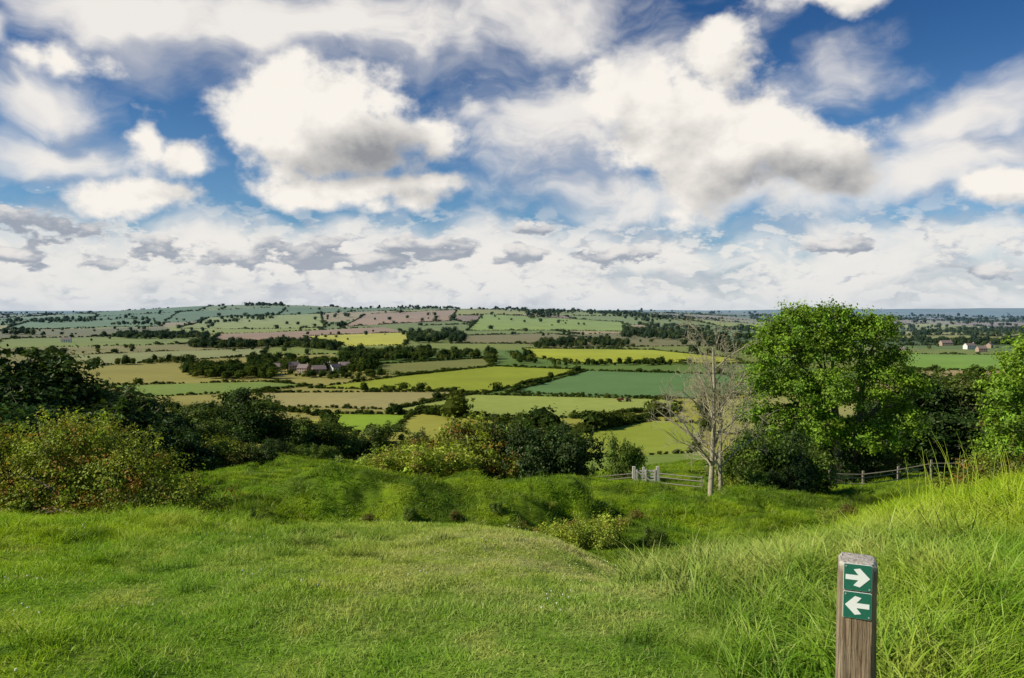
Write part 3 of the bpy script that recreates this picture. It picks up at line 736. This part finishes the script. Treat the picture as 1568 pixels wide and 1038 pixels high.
# gate
g0=np.array(xy(154,56));g1_=np.array(xy(184,56));E=bpy.data.objects.new('wooden_gate',None);col.objects.link(E)
gz=float(H(*((g0+g1_)/2)))+.3
E.location=(*((g0+g1_)/2),gz);L=float(np.linalg.norm(g1_-g0))
def part(nm,boxes,mat):
    mb=MB()
    for b_ in boxes: mb.box(*b_)
    obj(nm,mb.mesh(nm,[mat]),parent=E)
part('gate_post_a',[((-L/2,0,.4),(.2,.2,2.0))],m_gate);part('gate_post_b',[((L/2,0,.4),(.2,.2,2.0))],m_gate);part('middle_post',[((-.1,.3,.4),(.16,.16,1.8))],m_gate)
part('bars',[((0,-.02,.25+.21*i),(L-.24,.06,.11)) for i in range(5)],m_gate)
part('stiles',[((-L/2+.2,-.09,.66),(.1,.06,1.1)),((L/2-.2,-.09,.66),(.1,.06,1.1)),((0,-.09,.66),(.09,.06,1.1))],m_gate)
part('brace',[((0,-.16,.66),(L*.98,.05,.09),0,0,.6)],m_gate)

# houses
m_brick,N=newmat('house_brick');g1,_=N.noise(pos(N),3,4,.6);finish(N,pbsdf(N,N.mix(g1,(.34,.23,.16),(.48,.37,.28)),.9,.2))
m_render,N=newmat('white_render');g1,_=N.noise(pos(N),2,4,.6);finish(N,pbsdf(N,N.mix(g1,(.62,.6,.55),(.8,.78,.72)),.9,.2))
m_slate,N=newmat('roof_slate');g1,_=N.noise(pos(N),2,4,.6);finish(N,pbsdf(N,N.mix(g1,(.16,.12,.11),(.28,.22,.20)),.7,.3))
m_glass,N=newmat('window_glass');finish(N,pbsdf(N,(.03,.04,.05),.15,.5))
def house(t,y,rz,L=13,D=8,Hh=5.4,wall=m_brick,name='brick_house'):
    x=t/1000*y;z=float(H(x,y));E=bpy.data.objects.new(name,None);col.objects.link(E);E.location=(x,y,z);E.rotation_euler=(0,0,rz)
    def pr(nm,fn,mat):
        mb=MB();fn(mb);obj(nm,mb.mesh(nm,[mat]),parent=E)
    R_=Hh+D*.42
    def walls(mb):
        mb.box((0,0,Hh/2-.5),(L,D,Hh+1))
        for sx in(-1,1):
            a=sx*(L/2-.05);b=sx*(L/2-.35)
            mb.add([(a,-D/2,Hh),(a,D/2,Hh),(a,.02,R_-.15),(a,-.02,R_-.15),(b,-D/2,Hh),(b,D/2,Hh),(b,.02,R_-.15),(b,-.02,R_-.15)],[[0,1,2,3],[7,6,5,4],[0,3,7,4],[1,5,6,2],[3,2,6,7]])
    pr('walls',walls,wall)
    def roof(mb):
        for s_ in(-1,1):
            e=(D/2+.4)*s_;zz=Hh-.35
            mb.add([(-L/2-.3,e,zz),(L/2+.3,e,zz),(L/2+.3,0,R_),(-L/2-.3,0,R_),(-L/2-.3,e,zz+.25),(L/2+.3,e,zz+.25),(L/2+.3,0,R_+.25),(-L/2-.3,0,R_+.25)],[[0,1,2,3],[7,6,5,4],[0,4,5,1],[0,3,7,4],[1,5,6,2]])
    pr('roof',roof,m_slate)
    pr('windows',lambda mb:[mb.box((-L/2+L*(i+.5)/4,s_*(D/2+.03),zz),(1.2,.1,1.3)) for i in range(4) for zz in(1.5,4.1) for s_ in(-1,1) if not(i==1 and zz<2)],m_glass)
    pr('door',lambda mb:mb.box((-L/2+L*1.5/4,-D/2-.04,1.05),(1.,.1,2.1)),m_sg)
    pr('chimney',lambda mb:(mb.box((L/2-1.2,0,R_+.5),(.9,.8,2.2)),mb.box((L/2-1.2,0,R_+1.65),(1.1,1.,.15))),wall)
house(-243,780,.4);house(-262,795,-.3,11);house(-222,800,.9,12,8,5.4,m_render,'rendered_house');house(-300,810,.2);house(-235,825,-.5,15);house(-275,830,.6,12);house(-210,830,.1,10)
house(575,1290,.3,18,9,6,m_render,'rendered_house');house(487,1160,-.2,14,8,5.4,m_render,'rendered_house');house(600,1330,.8);house(545,1420,.1,20,10);house(590,1200,.1,14)
house(-560,1500,.2,16,9,5.4,m_render,'rendered_house')

# tractor and trailer working in the valley field
m_red,N=newmat('red_paint');finish(N,pbsdf(N,(.20,.05,.035),.5,.4))
m_tyre,N=newmat('tyre_rubber');finish(N,pbsdf(N,(.03,.03,.03),.9,.2))
tx,ty=.145*545,545.;E=bpy.data.objects.new('farm_tractor',None);col.objects.link(E);E.location=(tx,ty,float(H(tx,ty))+.05);E.rotation_euler=(0,0,.15)
def wheel(mb,x,y,r_,w_):
    th=np.linspace(0,2*np.pi,17)[:-1];V=[]
    for yy,rr in((-w_/2,r_*.35),(-w_/2,r_*.92),(-w_/3,r_),(w_/3,r_),(w_/2,r_*.92),(w_/2,r_*.35)):
        V.append(np.stack([x+np.cos(th)*rr,np.full(16,y+yy),r_+np.sin(th)*rr],1))
    mb.add(np.concatenate(V),[[i*16+j,i*16+(j+1)%16,(i+1)*16+(j+1)%16,(i+1)*16+j] for i in range(5) for j in range(16)])
def pr(nm,fn,mat):
    mb=MB();fn(mb);obj(nm,mb.mesh(nm,[mat]),parent=E)
pr('wheels',lambda mb:[wheel(mb,a,b,r_,w_) for a,b,r_,w_ in((0,-.9,.85,.45),(0,.9,.85,.45),(2.3,-.8,.5,.35),(2.3,.8,.5,.35),(-4.6,-1,.5,.35),(-4.6,1,.5,.35),(-5.7,-1,.5,.35),(-5.7,1,.5,.35))],m_tyre)
pr('bonnet',lambda mb:(mb.box((1.7,0,1.25),(2.,.8,.8)),mb.box((.2,0,1.),(1.6,.9,.5))),m_red)
pr('cab',lambda mb:mb.box((0,0,1.95),(1.3,1.3,1.3)),m_glass);pr('cab_roof',lambda mb:mb.box((0,0,2.7),(1.5,1.5,.15)),m_red)
pr('trailer_body',lambda mb:(mb.box((-4.9,0,1.15),(4.6,2.2,.15)),mb.box((-4.9,-1.1,1.65),(4.6,.08,.9)),mb.box((-4.9,1.1,1.65),(4.6,.08,.9)),mb.box((-7.2,0,1.65),(.08,2.2,.9)),mb.box((-2.6,0,1.65),(.08,2.2,.9)),mb.box((-1.7,0,.8),(1.8,.12,.12))),m_red)

# ------------------------------------------------------------------ sun and sky
sd=Vector((-.78,-.20,.58)).normalized();el=math.asin(sd.z)
sl=bpy.data.lights.new('sun','SUN');sl.energy=5.;sl.angle=math.radians(.5);sl.color=(1.,.93,.78)
so=bpy.data.objects.new('sun',sl);col.objects.link(so);so.rotation_euler=sd.to_track_quat('Z','Y').to_euler();so.location=(-50,-20,60)
w=bpy.data.worlds.new('World');scene.world=w;w.use_nodes=True;w.node_tree.nodes.clear();N=NT(w.node_tree)
sky=N.n.new('ShaderNodeTexSky');sky.sky_type='NISHITA';sky.sun_disc=False;sky.sun_elevation=el;sky.sun_rotation=math.atan2(sd.x,sd.y);sky.altitude=100;sky.air_density=1.;sky.dust_density=.6;sky.ozone_density=2.5
D0=N.v('NORMALIZE',N.n.new('ShaderNodeTexCoord').outputs['Generated'])
def polar(D):
    s_=N.sep(D);return N.m('ARCTAN2',s_[0],s_[1]),N.m('ARCSINE',N.m('MULTIPLY',s_[2],.9999))
def conv(b):
    t,s_,rt,rs,amp=b;t/=1000;s_/=1000;a=math.atan(t);c_=math.cos(a);e=math.atan(s_*c_)
    return a,e,rt/1000*c_*c_,rs/1000*c_*math.cos(e)**2,amp
def blobs(az,elv,L,gr=1.3,sm=.25):
    q=N.comb(az,elv,0.);acc=None
    for b in L:
        a,e,ra,re,amp=conv(b);ra*=gr;re*=gr
        l=N.v('LENGTH',N.v('MULTIPLY_ADD',q,(1/ra,1/re,0),(-a/ra,-e/re,0)))
        f=N.m('MULTIPLY_ADD',l,-amp,amp)
        if acc is None: acc=N.m('MAXIMUM',f,-1.)
        else:
            n=N.n.new('ShaderNodeMath');n.operation='SMOOTH_MAX';N.put(n.inputs[0],acc);N.put(n.inputs[1],f);n.inputs[2].default_value=sm;acc=n.outputs[0]
    return acc
KB=[(-255,240,115,58,1.1),(-180,212,86,46,1),(-184,150,120,20,.75),
(215,222,90,58,1),(300,222,84,58,1),(243,305,66,42,.7),(390,190,84,38,1),(272,158,80,32,.8),(110,250,90,40,.45),
(-446,214,26,44,.7),(-410,192,34,26,.7),(-470,150,70,22,.7),(-545,314,44,16,.55),(611,152,66,18,.7),(398,392,80,20,.6)]
KLOW=[(-257,72,44,15,1),(-232,84,22,10,.9),(-108,82,40,11,1),(-85,74,30,9,.9),(-150,66,26,8,.8),(9,70,36,10,1),(20,102,20,7,1),(-184,60,24,9,.8),(415,83,36,9,.9),(558,56,20,7,.9),(128,70,38,9,.8),
(-520,62,34,8,.9),(-600,112,64,18,.8),(-630,66,40,12,.8),(-438,80,36,12,.7),(600,48,30,8,.8),(-350,66,30,9,.7)]
DARKS=[(-165,196,80,34,.95),(-120,176,60,24,.9),(-225,185,60,18,.5),(-100,138,60,12,.7),(390,176,95,30,.95),(300,160,80,28,.6),(455,190,40,30,.8),(185,205,60,46,.35),(250,320,60,36,.4),(-440,145,60,12,.4),(400,380,70,12,.3),(620,142,60,12,.5)]
SB=[(-250,345,290,62,1.1),(-430,372,160,44,1),(62,345,110,70,1),(50,232,130,66,1),(-577,278,80,44,.9),(-634,345,44,30,.8),(439,300,90,40,.7),(575,243,120,44,.85),(530,172,170,44,1.),(-555,193,120,28,.9),(200,140,250,30,.8),(160,300,120,60,.9),(-330,300,80,30,.3)]
_,wc=N.noise(D0,7.,3,.55);WV=N.v('SUBTRACT',wc,(.5,.5,.5))
def kdens(D):
    Dw=N.v('MULTIPLY_ADD',WV,(.09,.09,.065),D)
    az,e=polar(Dw)
    b=blobs(az,e,KB)
    f,_=N.noise(N.v('MULTIPLY',D,(1,1,1.35)),13.,6.5,.55)
    return b,N.m('MULTIPLY',N.m('SUBTRACT',f,.5),1.9)
def sdens(D):
    Dw=N.v('MULTIPLY_ADD',WV,(.20,.20,.10),D)
    az,e=polar(Dw);b=blobs(az,e,SB)
    f,_=N.noise(N.v('MULTIPLY',Dw,(1.,1.,2.2)),6.,6,.55)
    F_=N.m('MULTIPLY',N.m('SUBTRACT',f,.5),2.1)
    b=N.m('SUBTRACT',b,N.rng(e,.42,.75,0.,1.2))  # clears the unseen cloud overhead to lower the ambient light
    return N.m('MAXIMUM',N.m('ADD',F_,b),N.m('ADD',F_,N.rng(e,.20,.06,-1.,.75)))
def ldens(D):
    f,_=N.noise(N.v('MULTIPLY',D,(1,1,2.1)),30.,4.5,.55);return f
off=lambda D,a,b:N.v('ADD',D,(-a,0,b))
az0,elv=polar(D0)
K=10.
def x10(c): return N.mix(1.,c,(K,K,K),'MULTIPLY')
# soft, high cloud
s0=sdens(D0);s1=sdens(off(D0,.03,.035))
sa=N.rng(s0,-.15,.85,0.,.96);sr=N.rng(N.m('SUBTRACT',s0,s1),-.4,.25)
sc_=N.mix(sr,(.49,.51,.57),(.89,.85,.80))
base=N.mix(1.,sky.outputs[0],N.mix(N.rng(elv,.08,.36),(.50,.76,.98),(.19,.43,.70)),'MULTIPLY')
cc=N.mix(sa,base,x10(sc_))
# small cumulus low over the horizon
l0=ldens(D0);l1=ldens(off(D0,.007,.011));lm=N.m('MULTIPLY',N.rng(elv,.15,.07),N.rng(elv,.0,.012))
lr=N.rng(N.m('SUBTRACT',l0,l1),-.11,.08)
la=N.m('MULTIPLY',N.rng(l0,.48,.58),lm)
cc=N.mix(N.m('MULTIPLY',la,.8),cc,x10(N.mix(lr,(.45,.49,.56),(.84,.82,.78))))
LW=N.v('MULTIPLY_ADD',WV,(.05,.05,.02),D0)
bl=blobs(*polar(LW),KLOW,1.35,.15);bl2=blobs(*polar(off(LW,.004,.009)),KLOW,1.35,.15)
kd=N.m('MULTIPLY_ADD',N.m('SUBTRACT',l0,.5),3.0,bl)
rl=N.m('ADD',N.m('SUBTRACT',bl,bl2),N.m('MULTIPLY',N.m('SUBTRACT',l0,l1),2.2))
cc=N.mix(N.m('MULTIPLY',N.rng(kd,0.,.35),.92),cc,x10(N.mix(N.rng(rl,-.1,1.),(.31,.35,.42),(.80,.77,.74))))
# cumulus
b0,f0=kdens(D0);b1,f1=kdens(off(D0,.030,.036))
k0=N.m('ADD',b0,f0)
ka=N.rng(k0,-.05,.38)
dk=blobs(*polar(N.v('MULTIPLY_ADD',WV,(.08,.08,.05),D0)),DARKS,1.55,.3)
fine=N.m('MULTIPLY',N.m('SUBTRACT',f0,f1),.8)
dd_=N.m('SUBTRACT',N.rng(dk,-.25,1.05,.07,.92),fine)
kl=N.m('SUBTRACT',1.,N.m('ADD',N.m('MULTIPLY',dd_,.9),N.m('MULTIPLY',N.m('SUBTRACT',b1,b0),.4)),clamp=True)
kc=N.mix(N.rng(kl,0.,.97,smooth=False),(.29,.30,.32),(.95,.90,.83))
thin=N.rng(k0,.45,.0,0.,.5)
kc=N.mix(thin,kc,(.72,.71,.71))
cc=N.mix(ka,cc,x10(kc))
hzf=N.m('MULTIPLY',N.m('EXPONENT',N.m('MULTIPLY',N.m('MAXIMUM',elv,0.),-40.)),.7)
cc=N.mix(hzf,cc,x10(N.mix(0.,(.60,.66,.72),(1,1,1))))
bg=N.n.new('ShaderNodeBackground');N.l.new(cc,bg.inputs[0]);bg.inputs[1].default_value=.1
wo=N.n.new('ShaderNodeOutputWorld');N.l.new(bg.outputs[0],wo.inputs[0])
try:
    w.cycles.sampling_method='NONE'
except Exception as e_: print(e_)

# ------------------------------------------------------------------ camera
cd=bpy.data.cameras.new('camera');cd.lens=28.;cd.sensor_width=36.;cd.clip_start=.05;cd.clip_end=90000
co=bpy.data.objects.new('camera',cd);col.objects.link(co);co.location=(0,0,0);co.rotation_euler=(math.radians(90-2.02),0,0)
scene.camera=co
print('objects',len(bpy.data.objects))
